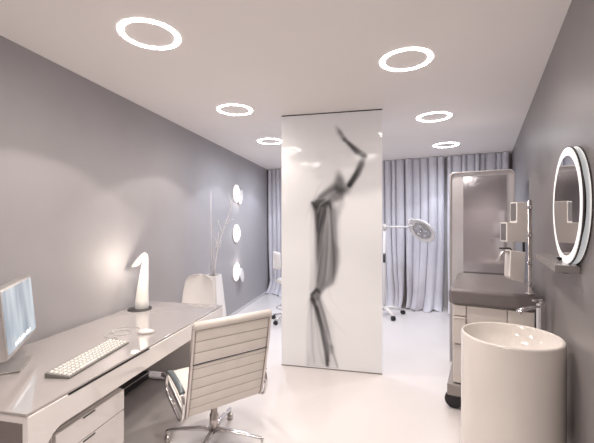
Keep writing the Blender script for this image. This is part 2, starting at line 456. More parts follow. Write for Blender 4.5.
# ------------------------------------------------------------------ curtains
def curtain(name, label, s0, s1, seed, ties, group):
    rnd = random.Random(seed); L = s1 - s0
    edges = [0.0]
    while edges[-1] < L - .10: edges.append(edges[-1] + rnd.uniform(.06, .16))
    edges[-1] = L
    amp = [rnd.uniform(.06, .13) for _ in edges]
    N, K = int(L / .0125), 48
    bm = bmesh.new(); grid = []
    for k in range(K + 1):
        h = k / K; z = .004 + (1 - h) ** 1.0 * (CEIL - .012 - .004)
        row = []; low = max(0, (h - .45) / .55)
        for i in range(N + 1):
            s = L * i / N
            j = max(q for q in range(len(edges) - 1) if edges[q] <= s + 1e-9)
            f = (s - edges[j]) / max(1e-6, edges[j + 1] - edges[j])
            a = amp[j] * (1 - .35 * h)
            d = -abs(math.sin(PI * f)) ** .6 * a * 1.3 + .05
            d += .018 * math.sin(9 * s + 3 * h + seed)
            pull = 0
            for (c, st, rad) in ties:
                e = (s - c) / rad
                pull -= st * e * math.exp(-e * e) * low ** 1.6
            spread = low ** 3
            d -= spread * .05 * math.sin(23 * s + seed * 2 + 5 * h)
            wd = edges[j + 1] - edges[j]; om = .85 * wd / (2 * PI) * math.sin(2 * PI * f)
            ss = min(max(s + pull - om, 0.0), L)
            out = .0
            if h > .90:                                     # cloth lying on the floor
                g = (h - .90) / .10
                out = g ** 1.3 * (.20 + .05 * math.sin(11 * s + seed) + .04 * math.sin(31 * s))
                zz = z * (1 - g * .6) + .012 * (1 + math.sin(37 * s)) * g
            else: zz = z
            p = CL + cd * (s0 + ss) + cn * (-d * 1.0 + out + .03 - .05)
            row.append(bm.verts.new((p.x, p.y, max(zz, .004))))
        grid.append(row)
    for k in range(K):
        for i in range(N):
            bm.faces.new((grid[k][i], grid[k + 1][i], grid[k + 1][i + 1], grid[k][i + 1]))
    o = obj(name, bm, M['curtain'], smooth=True, recalc=False)
    tag(o, label, 'curtain', group)
CW = (CR - CL).length
G = 'curtains on the back wall'
curtain('curtain', 'pale lilac full-height curtain left of the lamp head, mostly hidden behind the partition panel', .03, 2.93, 3, [(2.86, .22, .30), (.05, .05, .2)], G)
curtain('curtain', 'pale lilac full-height curtain hanging directly behind the examination lamp head', 2.945, 3.605, 5, [(.04, .22, .28), (.36, .12, .22)], G)
curtain('curtain', 'pale lilac full-height curtain running behind the tall mirrored cabinet', 3.645, CW - .04, 8, [(.10, .10, .25)], G)

# ------------------------------------------------------------------ desk
DR = math.radians(78.05); DO = Vector((-1.121, 1.467, 0))
DL, DD = 1.966, .80
desk = thing('desk', 'long white lacquered desk with taupe top along the left wall', 'desk', DO, DR)
def arcp(cx, cz, r, a0, a1, n=10):
    return [(cx + r * math.cos(a0 + (a1 - a0) * i / n), cz + r * math.sin(a0 + (a1 - a0) * i / n)) for i in range(n + 1)]
RB, R1, LT = .615, .09, .085
T0 = .735
poly = [(0, 0), (0, T0), (DL, T0), (DL, .09), (DL - .09, .09)]
poly += [(DL - .09, RB - .02), (DL - .11, RB)]
poly += arcp(LT + R1, RB - R1, R1, PI / 2, PI)
poly += [(LT, 0)]
bm = bmesh.new(); prism(bm, poly, lambda p: (p[0], 0, p[1]), lambda p: (p[0], DD, p[1]))
bmesh.ops.triangulate(bm, faces=[f for f in bm.faces if len(f.verts) > 4])
obj('frame', bm, M['desk'], desk, bevel=.004)
obj('desk_top', boxm(-.004, DL + .004, .004, DD, T0 + .0008, .750), M['desktop'], desk, bevel=.003)
obj('drawer_gap', boxm(.20, .82, -.0012, .02, T0 - .006, T0 + .0004), M['black_gap'], desk)
obj('end_shade_panel', boxm(-.003, .004, .028, DD - .03, .03, T0 - .03), M['desk_end'], desk)  # end face's shade put in as a dark inset panel
tr_ = obj('cable_tray', boxm(.62, DL - .10, DD - .07, DD - .01, .02, .095), M['dark_grey'], desk, bevel=.003)
obj('tray_lip', boxm(.62, DL - .10, DD - .078, DD - .071, .078, .087), M['alu'], tr_)
ft = [(DL - .07, .03, .012), (DL - .07, DD - .03, .012), (DL - .07, DD - .03, .085)]
obj('foot', tubem([(DL - .07, .03, .085), *ft], .012, 10), M['chrome'], desk, smooth=True)

# drawer pedestal
ped = thing('drawer_pedestal', 'white gloss three-drawer pedestal under the near end of the desk', 'drawer unit', DO, DR)
PX0, PX1 = .170, .64
obj('carcass', boxm(PX0, PX1, .065, .56, .03, .558), M['desk'], ped, bevel=.004)
zs = [(.438, .554), (.24, .432), (.034, .234)]
for (a, b_) in zs:
    d = obj('drawer', boxm(PX0 + .003, PX1 - .003, .042, .0645, a, b_), M['desk'], ped, bevel=.003)
    obj('handle', boxm(.33, .41, .0392, .0418, b_ - .010, b_ - .003), M['dark_grey'], d)
for (x, y) in ((PX0 + .05, .1), (PX1 - .05, .1), (PX0 + .05, .5), (PX1 - .05, .5)):
    obj('castor', lathem([(0, 0.001), (.018, 0.001), (.02, .015), (.018, .0295), (0, .0295)], 16, (x, y)), M['black'], ped, smooth=True)

# ------------------------------------------------------------------ monitor
MO = Vector((-1.415, 1.723, 0)); MR = math.atan2(.911, -.413)
mon = thing('monitor', 'silver flat monitor on the near end of the desk showing a pale blue picture', 'monitor', MO, MR)
ML = .546
hs = obj('housing', boxm(0, ML, 0, .046, 0, .357), M['alu'], mon, bevel=.010, seg=3)
hs.location = (0, 0, .866); hs.rotation_euler = (-.09, 0, 0)
sc = obj('screen', boxm(.018, ML - .018, -.0016, .004, .024, .339), M['screen'], mon)
sc.location = hs.location; sc.rotation_euler = hs.rotation_euler
for i in range(11):
    x = .14 + i * .026 + (.004 if i % 3 else 0)
    w = .008 if i % 4 else .012
    obj('icon', boxm(x - w, x + w, -.0026, -.0018, .036, .036 + .017 + .004 * (i % 3)), M['icon'], sc)
bm = bmesh.new()
prism(bm, [(-.01, .7515), (-.01, .759), (.17, .759), (.195, .80), (.14, .985), (.072, 1.05), (.068, 1.02), (.13, .965), (.18, .80), (.165, .768), (.19, .7515)][:],
      lambda p: (.16, p[0], p[1]), lambda p: (.40, p[0], p[1]))
bmesh.ops.triangulate(bm, faces=[f for f in bm.faces if len(f.verts) > 4])
obj('stand', bm, M['alu'], mon, bevel=.002)

# ------------------------------------------------------------------ keyboard, cable, mouse
KO = Vector((-1.158, 1.791, .7505)); KR = math.atan2(.996, .093)
kb = thing('keyboard', 'slim pale keyboard lying on the desk in front of the monitor', 'keyboard', KO, KR)
KL, KW = .535, .138
bm = bmesh.new()
prism(bm, [(0, 0), (0, .010), (KW, .024), (KW, 0.0)], lambda p: (0, p[0], p[1]), lambda p: (KL, p[0], p[1]))
obj('case', bm, M['kb'], kb, bevel=.003)
slope = .014 / KW
def key_mesh(w, d):
    bm = bmesh.new(); a, h = .0022, .006
    lo = [(0, 0), (w, 0), (w, d), (0, d)]; hi = [(a, a), (w - a, a), (w - a, d - a), (a, d - a)]
    A_ = [bm.verts.new((x, y, 0)) for x, y in lo]; B_ = [bm.verts.new((x, y, h)) for x, y in hi]
    bm.faces.new(A_[::-1]); bm.faces.new(B_)
    for i in range(4): bm.faces.new((A_[i], A_[(i + 1) % 4], B_[(i + 1) % 4], B_[i]))
    me = bpy.data.meshes.new('key'); bmesh.ops.recalc_face_normals(bm, faces=bm.faces[:]); bm.to_mesh(me); bm.free()
    me.materials.append(M['key']); return me
cw = (KL - .02) / 18; rh = (KW - .016) / 5
kk, sp = key_mesh(cw - .0075, rh - .0085), key_mesh(cw * 5 - .0075, rh - .0085)
for r in range(5):
    c = 0
    while c < 18:
        y = .008 + r * rh + .003; x = .010 + c * cw + .0025
        m_ = kk; step = 1
        if r == 0 and c == 3: m_, step = sp, 5
        o = link(bpy.data.objects.new('key', m_)); o.parent = kb
        o.location = (x, y, .0102 + y * slope); o.rotation_euler = (math.atan(slope), 0, 0)
        c += step
cab = [(-1.19, 2.34, .756), (-1.24, 2.42, .7535), (-1.33, 2.44, .7535), (-1.35, 2.52, .7535), (-1.27, 2.60, .7535), (-1.20, 2.54, .7535),
       (-1.26, 2.47, .7535), (-1.35, 2.58, .7535), (-1.31, 2.68, .7535), (-1.20, 2.66, .7535), (-1.145, 2.58, .7535)]
bm = bmesh.new(); tube(bm, smoothpath(cab, 8), .0022, 6)
tag(obj('cable', bm, M['cable'], smooth=True), 'thin pale cable looping on the desk between keyboard and mouse', 'cable')
bm = bmesh.new()
lathe(bm, [(0, 0), (.9, 0), (1, .25), (.93, .6), (.7, .86), (.35, .98), (0, 1)], 28, (0, 0))
for v in bm.verts: v.co = Vector((v.co.x * .058, v.co.y * .032, v.co.z * .028))
o = obj('mouse', bm, M['white'], smooth=True); o.location = (-1.085, 2.53, .7505); o.rotation_euler = (0, 0, .25)
tag(o, 'white rounded computer mouse on the desk beyond the keyboard', 'mouse')

# ------------------------------------------------------------------ desk lamp
LO = Vector((-1.445, 3.235, .7505))
lamp = thing('desk_lamp', 'white swan-necked desk lamp glowing at the far end of the desk', 'lamp', LO, 0)
obj('base', lathem([(0, 0), (.100, 0), (.104, .004), (.100, .008), (.072, .009), (.070, .012), (0, .012)], 48), M['dark_grey'], lamp, smooth=True)
def lp(px, py): p = P(px, py, LO.y); return (p.x - LO.x, 0, p.z - LO.z)
pa = [(141.8, 308), (142.0, 300), (142.8, 288), (143.9, 277), (145.0, 266), (146.2, 258.5), (146.0, 255), (144.6, 253.6), (142.6, 254.6)]
ra = [.060, .056, .049, .041, .030, .019, .0155, .015, .014]
q = [lp(*p) for p in pa]; q[0] = (q[0][0], 0, .0125)
obj('body', tubem(q, ra, 24), M['lamp_body'], lamp, smooth=True)
a, b2 = Vector(lp(143.6, 253.6)), Vector(lp(134.6, 266.6))
bm = bmesh.new()
ax = (b2 - a); rr = [(0, .010), (.2, .018), (.6, .030), (1, .043)]
n = 28; rg = []
up = Vector((0, 1, 0)); sd = Vector((1, 0, .12)).normalized()
for (t, r) in rr:
    c = a + ax * t; e = Vector((1, 0, -.85 * (1 - t))).normalized() if t < 1 else sd
    rg.append([bm.verts.new(c + up * math.cos(2 * PI * k / n) * r + e * math.sin(2 * PI * k / n) * r) for k in range(n)])
for i in range(len(rg) - 1):
    for k in range(n): bm.faces.new((rg[i][k], rg[i][(k + 1) % n], rg[i + 1][(k + 1) % n], rg[i + 1][k]))
bm.faces.new(rg[0])
sh = obj('lamp_shade', bm, M['shade'], lamp, smooth=True, solid=.002)
bm = bmesh.new(); c = a + ax * .93
bm.faces.new([bm.verts.new(c + up * math.cos(2 * PI * k / n) * .036 + sd * math.sin(2 * PI * k / n) * .036) for k in range(n)])
obj('led', bm, M['lamp_in'], sh)
wl = LO + b2
point((wl.x + .13, wl.y - .13, wl.z + .05), 6.5, (1, .90, .76), .03)

# ------------------------------------------------------------------ office chair
CH = Vector((-.575, 2.44, 0))
ch = thing('office_chair', 'cream ribbed swivel chair with chrome frame drawn up to the desk', 'chair', CH, math.radians(37))
HW = .262
# profile in (y, z): seat front -> junction -> back top
prof = smoothpath([(0, .30, .455), (0, .22, .472), (0, .06, .432), (0, -.10, .375), (0, -.165, .362), (0, -.195, .40),
                   (0, -.235, .55), (0, -.275, .74), (0, -.312, .945)], 8)
def cum(pp):
    s = [0]
    for i in range(1, len(pp)): s.append(s[-1] + (pp[i] - pp[i - 1]).length)
    return s
S = cum(prof); tot = S[-1]
def at_s(s):
    for i in range(1, len(S)):
        if S[i] >= s:
            t = (s - S[i - 1]) / (S[i] - S[i - 1]); return prof[i - 1].lerp(prof[i], t), (prof[i] - prof[i - 1]).normalized()
    return prof[-1], (prof[-1] - prof[-2]).normalized()
sj = S[4 * 8 + 2]
def pad(s0, s1, pitch, name, th=.011, hw=HW - .012):
    n = max(8, int((s1 - s0) / .0025)); bm = bmesh.new(); F_, B_ = [], []
    for i in range(n + 1):
        s = s0 + (s1 - s0) * i / n; p, t = at_s(s); nrm = Vector((0, -t.z, t.y))
        f = (s - s0) / pitch; g = abs(math.sin(PI * f)) ** .13
        h = th * (.08 + .92 * g)
        F_.append([bm.verts.new(p + nrm * h * e + Vector((x, 0, 0))) for x, e in ((-hw, .5), (-hw + .008, 1), (hw - .008, 1), (hw, .5))])
        B_.append([bm.verts.new(p - nrm * h * e + Vector((x, 0, 0))) for x, e in ((-hw, .5), (-hw + .008, 1), (hw - .008, 1), (hw, .5))])
    for i in range(n):
        for k in range(3):
            bm.faces.new((F_[i][k], F_[i][k + 1], F_[i + 1][k + 1], F_[i + 1][k]))
            bm.faces.new((B_[i][k], B_[i + 1][k], B_[i + 1][k + 1], B_[i][k + 1]))
        bm.faces.new((F_[i][0], F_[i + 1][0], B_[i + 1][0], B_[i][0])); bm.faces.new((F_[i][3], B_[i][3], B_[i + 1][3], F_[i + 1][3]))
    for R_ in (0, n):
        bm.faces.new([F_[R_][k] for k in range(4)] + [B_[R_][k] for k in (3, 2, 1, 0)])
    o = obj(name, bm, M['leather'], ch, smooth=True)
    cl = o.data.color_attributes.new('groove_shade', 'FLOAT_COLOR', 'POINT')
    for q_ in range(n + 1):
        f = q_ / n * (s1 - s0) / pitch; d = abs(f - round(f)) * pitch
        v_ = .55 if d < .0024 and 0 < round(f) * pitch < (s1 - s0) - .01 else 1.0  # groove shade painted in as darker lines between the ribs
        for k in range(8): cl.data[q_ * 8 + k].color = (v_, v_, v_, 1)
    return o
pad(.01, sj - .03, .07, 'seat')
pad(sj + .0, tot - .245, .066, 'backrest')
pad(tot - .235, tot - .012,   .070, 'upper_backrest', th=.012)
tp, tt = at_s(tot)
obj('top_roll', tubem([(-HW + .002, tp.y, tp.z), (HW - .002, tp.y, tp.z)], .024, 16), M['leather_plain'], ch, smooth=True)
sb, _ = at_s(tot - .240)
obj('back_spreader', tubem([(-HW + .006, sb.y - .012, sb.z), (HW - .006, sb.y - .012, sb.z)], .0035, 8), M['dark_grey'], ch, smooth=True)
for sx in (-1, 1):
    rail = [Vector((sx * HW, p.y, p.z)) for p in prof]
    obj('side_rail', tubem(rail, .013, 8, squash=(1.25, .75)), M['chrome_soft'], ch, smooth=True)
    x = sx * (HW + .026)
    loop = smoothpath([(x, .115, .46), (x, .10, .53), (x, .03, .560), (x, -.14, .53), (x, -.205, .50), (x, -.215, .42),
                       (x, -.17, .345), (x, -.05, .365), (x, .07, .41)], 6, closed=True)
    arm = obj('armrest', tubem(loop, .010, 8, closed=True), M['chrome'], ch, smooth=True)
    obj('arm_pad', tubem(smoothpath([(x, .075, .556), (x, .03, .573), (x, -.07, .558), (x, -.16, .536), (x, -.195, .52)], 5), .0165, 10, squash=(.75, 1.15)), M['arm_pad'], arm, smooth=True)
    for (y, z) in ((-.20, .44), (-.02, .385)):
        obj('arm_bracket', tubem([(sx * (HW - .004), y, z), (x, y - .003, z)], .008, 8), M['chrome_soft'], arm, smooth=True)
obj('gas_post', lathem([(0, .10), (.030, .10), (.030, .22), (.022, .225), (.022, .372), (0, .372)], 24), M['chrome_soft'], ch, smooth=True)
obj('tilt_plate', boxm(-.12, .12, -.08, .10, .345, .362), M['chrome_soft'], ch, bevel=.006)
for k in range(4):
    an = math.radians(45 + 90 * k) - 0.0
    d = Vector((math.cos(an), math.sin(an), 0))
    lg = obj('base_arm', tubem([d * .0 + Vector((0, 0, .115)), d * .10 + Vector((0, 0, .112)), d * .24 + Vector((0, 0, .096)), d * .335 + Vector((0, 0, .080)), d * .352 + Vector((0, 0, .074))],
                         [.022, .021, .016, .013, .010], 10, squash=(.75, 1)), M['chrome'], ch, smooth=True)
    obj('castor_stem', tubem([d * .34 + Vector((0, 0, .078)), d * .34 + Vector((0, 0, .03))], .008, 8), M['chrome'], lg, smooth=True)
    obj('castor', lathem([(0, .001), (.020, .001), (.024, .012), (.022, .034), (.012, .044), (0, .045)], 18, (d.x * .34, d.y * .34)), M['chrome_soft'], lg, smooth=True)

# ------------------------------------------------------------------ visitor shell chair
vc = thing('shell_chair', 'white moulded shell chair standing beyond the far end of the desk', 'chair', (-1.175, 3.90, 0), math.radians(165))
# local +y is forward (towards the desk end), back at -y
rows = [(.20, .425, .185), (.17, .445, .205), (.10, .450, .215), (0, .438, .22), (-.09, .435, .22), (-.155, .47, .215),
        (-.185, .55, .215), (-.20, .64, .212), (-.212, .74, .208), (-.222, .83, .195), (-.226, .885, .172), (-.228, .925, .135), (-.229, .943, .05)]
bm = bmesh.new(); g = []
for (y, z, w) in rows:
    r_ = []
    for i in range(13):
        f = -1 + 2 * i / 12
        lift = .035 * f * f if z < .47 else 0
        fw = .05 * f * f if z >= .47 else 0
        r_.append(bm.verts.new((w * f, y + fw, z + lift)))
    g.append(r_)
for a_, b_ in zip(g, g[1:]):
    for i in range(12): bm.faces.new((a_[i], a_[i + 1], b_[i + 1], b_[i]))
obj('shell', bm, M['white'], vc, smooth=True, solid=.010, subsurf=1)
for sx in (-1, 1):
    for (y, yy) in ((.13, .18), (-.10, -.19)):
        obj('leg', tubem([(sx * .12, y, .432), (sx * .19, yy, .002)], .010, 8), M['chrome'], vc, smooth=True)

# ------------------------------------------------------------------ planter and branches
VP = P(212.3, 275, 4.5); vz = VP.z
pl = thing('tall_planter', 'tall tapered white planter holding bare twigs behind the shell chair', 'planter', (VP.x, 4.5, 0), -LA)
def sq(r, z): return [(-r, -r, z), (r, -r, z), (r, r, z), (-r, r, z)]
bm = bmesh.new(); secs = [sq(.165, .001), sq(.088, vz), sq(.078, vz), sq(.082, vz - .10)]
vv = [[bm.verts.new(p) for p in s] for s in secs]
bm.faces.new(vv[0][::-1]); bm.faces.new(vv[-1])
for A_, B_ in zip(vv, vv[1:]):
    for i in range(4): bm.faces.new((A_[i], A_[(i + 1) % 4], B_[(i + 1) % 4], B_[i]))
obj('pot', bm, M['white'], pl, bevel=.004)
obj('soil', boxm(-.0775, .0775, -.0775, .0775, vz - .099, vz - .045), M['desk_end'], pl)
def tw(pts, r, lab):
    pp = [P(x, y, 4.5 + dy) for (x, y, dy) in pts]
    return obj('twig', tubem(pp, r, 6), M['twig'], None, smooth=True)
def br(pts_list, lab):
    bm = bmesh.new()
    for pts, r in pts_list: tube(bm, [P(x, y, 4.5 + dy) for (x, y, dy) in pts], r, 6)
    o = obj('bare_branch', bm, M['twig'], smooth=True); tag(o, lab, 'branch', 'twigs in the tall planter')
br([([(211.3, 277, 0), (211.0, 240, .0), (210.8, 191, .0)], [.007, .006, .004])], 'straight vertical pale stem in the tall white planter')
br([([(214.0, 277, -.02), (215.5, 262, .01), (217.5, 248, .02), (222.5, 232, .03), (228, 217, .04), (232, 203, .05), (237, 185, .06)], [.008, .007, .006, .006, .005, .005, .003]),
    ([(217.3, 249, .02), (216, 240, .0), (212.8, 236, 0)], [.005, .004, .003]),
    ([(222.3, 233, .03), (219.5, 226, .02), (218, 220, .02)], [.005, .004, .003]),
    ([(225, 225, .03), (230, 221, .05), (233.5, 219, .06)], [.005, .004, .003]),
    ([(231, 207, .05), (229, 198, .04), (228, 193, .04)], [.004, .003, .002]),
    ([(216.5, 252, .02), (220.5, 246, .03), (221, 240, .03)], [.004, .003, .003])], 'tallest forked pale branch leaning right in the planter')
br([([(213.0, 277, .03), (214, 250, .04), (217.5, 243, .05), (218.5, 232, .05)], [.006, .005, .004, .003])], 'short thin pale twig between the two taller stems')

# ------------------------------------------------------------------ round wall lights on the left wall
wlabs = ['round glowing wall light with tilted cover, highest of three on left wall',
         'round glowing wall light with closed cover, middle of three on left wall',
         'round glowing wall light with cover dropped low, lowest of three on left wall']
for i, (yy, lab) in enumerate(zip((193.5, 233.5, 272), wlabs)):
    Yw = 5.94; z = CAM_H - (yy - HY) * Yw / F
    base = Vector((lw(Yw), Yw, z)) + LN * .0015
    t = link(bpy.data.objects.new('wall_light', None)); t.location = base
    # local z -> wall normal, local y -> up
    R_ = Matrix((LD, Vector((0, 0, 1)), LN)).transposed().to_4x4()
    # keep right handed
    if R_.to_3x3().determinant() < 0: R_ = Matrix((-LD, Vector((0, 0, 1)), LN)).transposed().to_4x4()
    t.matrix_world = Matrix.Translation(base) @ R_
    tag(t, lab, 'wall light', 'round lights on the left wall')
    obj('rim', lathem([(.138, 0), (.160, 0), (.160, .014), (.138, .014)], 40, close=True), M['white'], t)
    obj('diffuser', lathem([(0, .0005), (.1378, .0005), (.1378, .008), (0, .008)], 40), M['wall_glow'], t)
    s = 1 if (R_ @ Vector((1, 0, 0))).dot(LD) > 0 else -1
    off = [(s * .10, -.05, .05), (0, 0, .030), (s * .15, -.07, .05)][i]
    rot = [(.12, s * .10, 0), (0, 0, 0), (-.12, s * .12, 0)][i]
    cv = obj('cover', lathem([(0, -.004), (.120, -.004), (.122, 0), (.120, .004), (0, .004)], 40), M['white'] if i != 1 else M['lit_ring'], t, smooth=False)
    cv.location = off; cv.rotation_euler = rot
    obj('pivot', tubem([(0, 0, .0085), (off[0] * .9, off[1] * .9, off[2] - .006)], .006, 8), M['chrome'], t, smooth=True)
    pv = base + LN * .10 + LD * [.05, -.02, .05][i] + Vector((0, 0, [-.16, -.02, .14][i]))
    point(pv, .9, (1, .90, .85), .03)

# ------------------------------------------------------------------ stool behind the panel, left
st = thing('swivel_stool', 'white swivel stool with small backrest half hidden behind panel left edge', 'stool', (-.125, 5.50, 0), 0)
bx, = (-.20,)
bm = bmesh.new(); g = []
for j in range(7):
    r_ = []
    for i in range(9):
        f = -1 + 2 * i / 8; h = j / 6
        w = .19 * (1 - .25 * (2 * h - 1) ** 4)
        an = math.radians(205) + f * 0.62
        r_.append(bm.verts.new((math.cos(an) * .24, math.sin(an) * .24 + .02, .82 + .28 * h - .02 * f * f * (1 if h > .5 else -1))))
    g.append(r_)
for a_, b_ in zip(g, g[1:]):
    for i in range(8): bm.faces.new((a_[i], a_[i + 1], b_[i + 1], b_[i]))
obj('backrest', bm, M['white'], st, smooth=True, solid=.03, subsurf=1)
obj('back_bar', tubem(smoothpath([(-.21, -.06, .92), (-.235, -.07, .80), (-.21, -.06, .66), (-.12, -.03, .60), (0, 0, .59)], 5), .012, 8), M['chrome'], st, smooth=True)
obj('seat', lathem([(0, .60), (.17, .60), (.19, .615), (.195, .64), (.18, .665), (.10, .672), (0, .67)], 32), M['white'], st, smooth=True)
obj('gas_post', lathem([(0, .08), (.026, .08), (.026, .34), (.018, .35), (.018, .60), (0, .60)], 18), M['chrome'], st, smooth=True)
fr = [(math.cos(2 * PI * k / 32) * .19, math.sin(2 * PI * k / 32) * .19, .22) for k in range(32)]
rg_ = obj('foot_ring', tubem(fr, .010, 8, closed=True), M['chrome'], st, smooth=True)
for k in range(3):
    an = 2 * PI * k / 3 + .3
    obj('ring_spoke', tubem([(0.02 * math.cos(an), 0.02 * math.sin(an), .22), (.19 * math.cos(an), .19 * math.sin(an), .22)], .006, 6), M['chrome'], rg_)
for k in range(5):
    an = math.radians(225 + 72 * k); d = Vector((math.cos(an), math.sin(an), 0))
    lg = obj('base_arm', tubem([Vector((0, 0, .10)), d * .15 + Vector((0, 0, .095)), d * .28 + Vector((0, 0, .070))], [.020, .016, .012], 8), M['chrome'], st, smooth=True)
    c = d * .28; s_ = Vector((-d.y, d.x, 0))
    obj('castor', tubem([c + Vector((0, 0, .031)) - s_ * .022, c + Vector((0, 0, .031)) + s_ * .022], .030, 14), M['black'], lg, smooth=False)

# ------------------------------------------------------------------ surgical lamp behind the panel, right
OX, OY = 1.455, 5.86
ol = thing('examination_lamp', 'white examination lamp with a round tilted head in front of the curtain', 'lamp', (OX, OY, 0), 0)
obj('pole', tubem([(0, 0, .08), (0, 0, 1.50)], .022, 12), M['white'], ol, smooth=True)
obj('grip', tubem([(-.01, -.03, .88), (-.01, -.03, 1.03)], .022, 10), M['dark_grey'], ol, smooth=True)
hc = P(421.7, 230.6, OY) - Vector((OX, OY, 0))
nrm = Vector((-.72, -.45, -.62)).normalized()
az = P(408, 227, OY).z
obj('arm', tubem([(-.05, 0, az), (P(409, 227, OY).x - OX, 0, az)], .018, 8), M['white'], ol, smooth=True)
obj('joint', tubem([(0, 0, az - .05), (0, 0, az + .05)], .034, 12), M['white'], ol, smooth=True)
Q = nrm.to_track_quat('Z', 'Y').to_matrix().to_4x4(); Th = Matrix.Translation(hc) @ Q
def inmat(bm, T): bmesh.ops.transform(bm, matrix=T, verts=bm.verts[:]); return bm
hd = obj('lamp_head', inmat(lathem([(0, -.085), (.07, -.08), (.17, -.05), (.232, -.012), (.242, .008), (.232, .018), (.205, .012), (.20, .004), (0, .004)], 40), Th), M['white'], ol, smooth=True)
obj('lens', inmat(lathem([(0, .0045), (.165, .0045), (.165, .010), (0, .014)], 32), Th), M['lens'], hd, smooth=True)
for k in range(5):
    c = (math.cos(2 * PI * k / 5) * .095, math.sin(2 * PI * k / 5) * .095)
    obj('led', inmat(lathem([(0, .0125), (.026, .0125), (.022, .020), (0, .022)], 14, c), Th), M['white'] if k % 2 else M['chrome'], hd, smooth=True)
obj('handle', inmat(tubem([(0, 0, .012), (0, 0, .06)], .018, 10), Th), M['chrome'], hd, smooth=True)
yk = P(411.5, 222.5, OY) - Vector((OX, OY, 0))
pts = [yk + Vector((math.cos(t_) * .055, 0, math.sin(t_) * .055)) for t_ in (2 * PI * k / 20 for k in range(20))]
obj('yoke', tubem(pts, .013, 8, closed=True), M['white'], ol, smooth=True)
for k in range(4):
    an = math.radians(10 + 90 * k); d = Vector((math.cos(an), math.sin(an), 0))
    lg = obj('base_arm', tubem([Vector((0, 0, .13)), d * .12 + Vector((0, 0, .125)), d * .33 + Vector((0, 0, .075))], [.032, .030, .020], 10), M['white'], ol, smooth=True)
    c = d * .33; s_ = Vector((-d.y, d.x, 0))
    obj('castor', tubem([c + Vector((0, 0, .036)) - s_ * .028, c + Vector((0, 0, .036)) + s_ * .028], .035, 14), M['black'], lg)

# ------------------------------------------------------------------ treatment couch
CO = Vector((1.244, 2.89, 0)); CRZ = -RA
co = thing('treatment_couch', 'white-bodied treatment couch with thick taupe pad and black castors behind the basin', 'treatment couch', CO, CRZ)
CWd, CLn = .615, 1.07
obj('pad', boxm(0, CWd, 0, CLn, .880, 1.005), M['couch_pad'], co, bevel=.028, seg=4)
obj('body', boxm(.032, CWd - .02, .045, CLn - .02, .226, .879), M['couch_body'], co, bevel=.004)
for (x0, x1, z0, z1, d_) in ((.034, .128, .785, .870, .022), (.132, .415, .46, .870, .030), (.419, .592, .46, .870, .022), (.132, .592, .235, .455, .030)):
    obj('front_panel', boxm(x0, x1, d_, .0445, z0, z1), M['couch_body'], co, bevel=.004)
for (z0, z1, d_) in ((.56, .778, .006), (.235, .553, .020)):
    dd_ = obj('drawer', boxm(.030 if d_ < .01 else .034, .128, d_, .0445, z0, z1), M['couch_body'], co, bevel=.006)
    obj('handle', boxm(.045, .115, d_ - .003, d_ - .0005, z1 - .016, z1 - .006), M['alu'], dd_)
obj('plinth', boxm(-.012, CWd - .02, .0, CLn - .02, .128, .2255), M['plinth'], co, bevel=.01)
for (x, y) in ((.035, .075), (CWd - .07, .075), (.035, CLn - .1), (CWd - .07, CLn - .1)):
    cs = obj('castor', tubem([(x, y - .018, .072), (x, y + .018, .072)], .071, 24), M['black'], co, bevel=.006)
    obj('castor_fork', boxm(x - .02, x + .03, y - .026, y + .026, .10, .1275), M['dark_grey'], cs)

# ------------------------------------------------------------------ tall mirrored cabinet
TO = Vector((1.700, 3.925, 0))
tc_ = thing('tall_cabinet', 'tall rounded pale cabinet with mirrored door standing behind the treatment couch', 'cabinet', TO, CRZ)
TW, TH, TD = .622, 2.10, .30
def rrect(x0, x1, z0, z1, r, n=6):
    return arcp(x1 - r, z1 - r, r, 0, PI / 2, n) + arcp(x0 + r, z1 - r, r, PI / 2, PI, n) + [(x0, z0), (x1, z0)]
def rprism(x0, x1, z0, z1, r, y0, y1):
    bm = bmesh.new(); prism(bm, rrect(x0, x1, z0, z1, r), lambda p: (p[0], y0, p[1]), lambda p: (p[0], y1, p[1])); return bm
obj('carcass', rprism(0, TW, .0, TH, .05, .012, TD), M['frosted'], tc_, bevel=.004)
outer = rrect(0, TW, .0, TH, .05, 8); inner = rrect(.017, TW - .017, .03, TH - .017, .038, 8)
bm = bmesh.new(); n = len(outer)
R0 = [bm.verts.new((p[0], -.010, p[1])) for p in outer]; R1_ = [bm.verts.new((p[0], -.010, p[1])) for p in inner]
R2 = [bm.verts.new((p[0], .0115, p[1])) for p in outer]; R3 = [bm.verts.new((p[0], .0115, p[1])) for p in inner]
for i in range(n):
    j = (i + 1) % n
    bm.faces.new((R0[i], R0[j], R1_[j], R1_[i])); bm.faces.new((R2[i], R3[i], R3[j], R2[j]))
    bm.faces.new((R0[i], R2[i], R2[j], R0[j])); bm.faces.new((R1_[i], R1_[j], R3[j], R3[i]))
obj('frame', bm, M['cab_frame'], tc_, bevel=.003)
dr = obj('door', rprism(.018, TW - .018, .031, TH - .018, .037, .002, .0115), M['frosted'], tc_)
obj('mirror', boxm(.140, .548, -.0015, .0018, .95, 2.045), M['cab_mirror'], dr)

# ------------------------------------------------------------------ wash basin
bs = thing('wash_basin', 'white glossy cylindrical freestanding wash basin in the right foreground', 'basin', (1.186, 1.955, 0), 0)
RBn, ZB = .249, .928
pr = [(0, .001), (.238, .001), (.246, .012), (RBn, .05), (RBn, ZB - .012), (RBn - .003, ZB - .003), (RBn - .009, ZB), (RBn - .014, ZB - .002),
      (RBn - .018, ZB - .010), (.215, ZB - .055), (.18, ZB - .095), (.12, ZB - .12), (.05, ZB - .132), (0, ZB - .134)]
obj('bowl', lathem(pr, 96), M['white_gloss'], bs, smooth=True)
obj('drain', lathem([(0, ZB - .1335), (.026, ZB - .1325), (.030, ZB - .1265), (.024, ZB - .1245), (0, ZB - .1245)], 32), M['chrome'], bs, smooth=True)

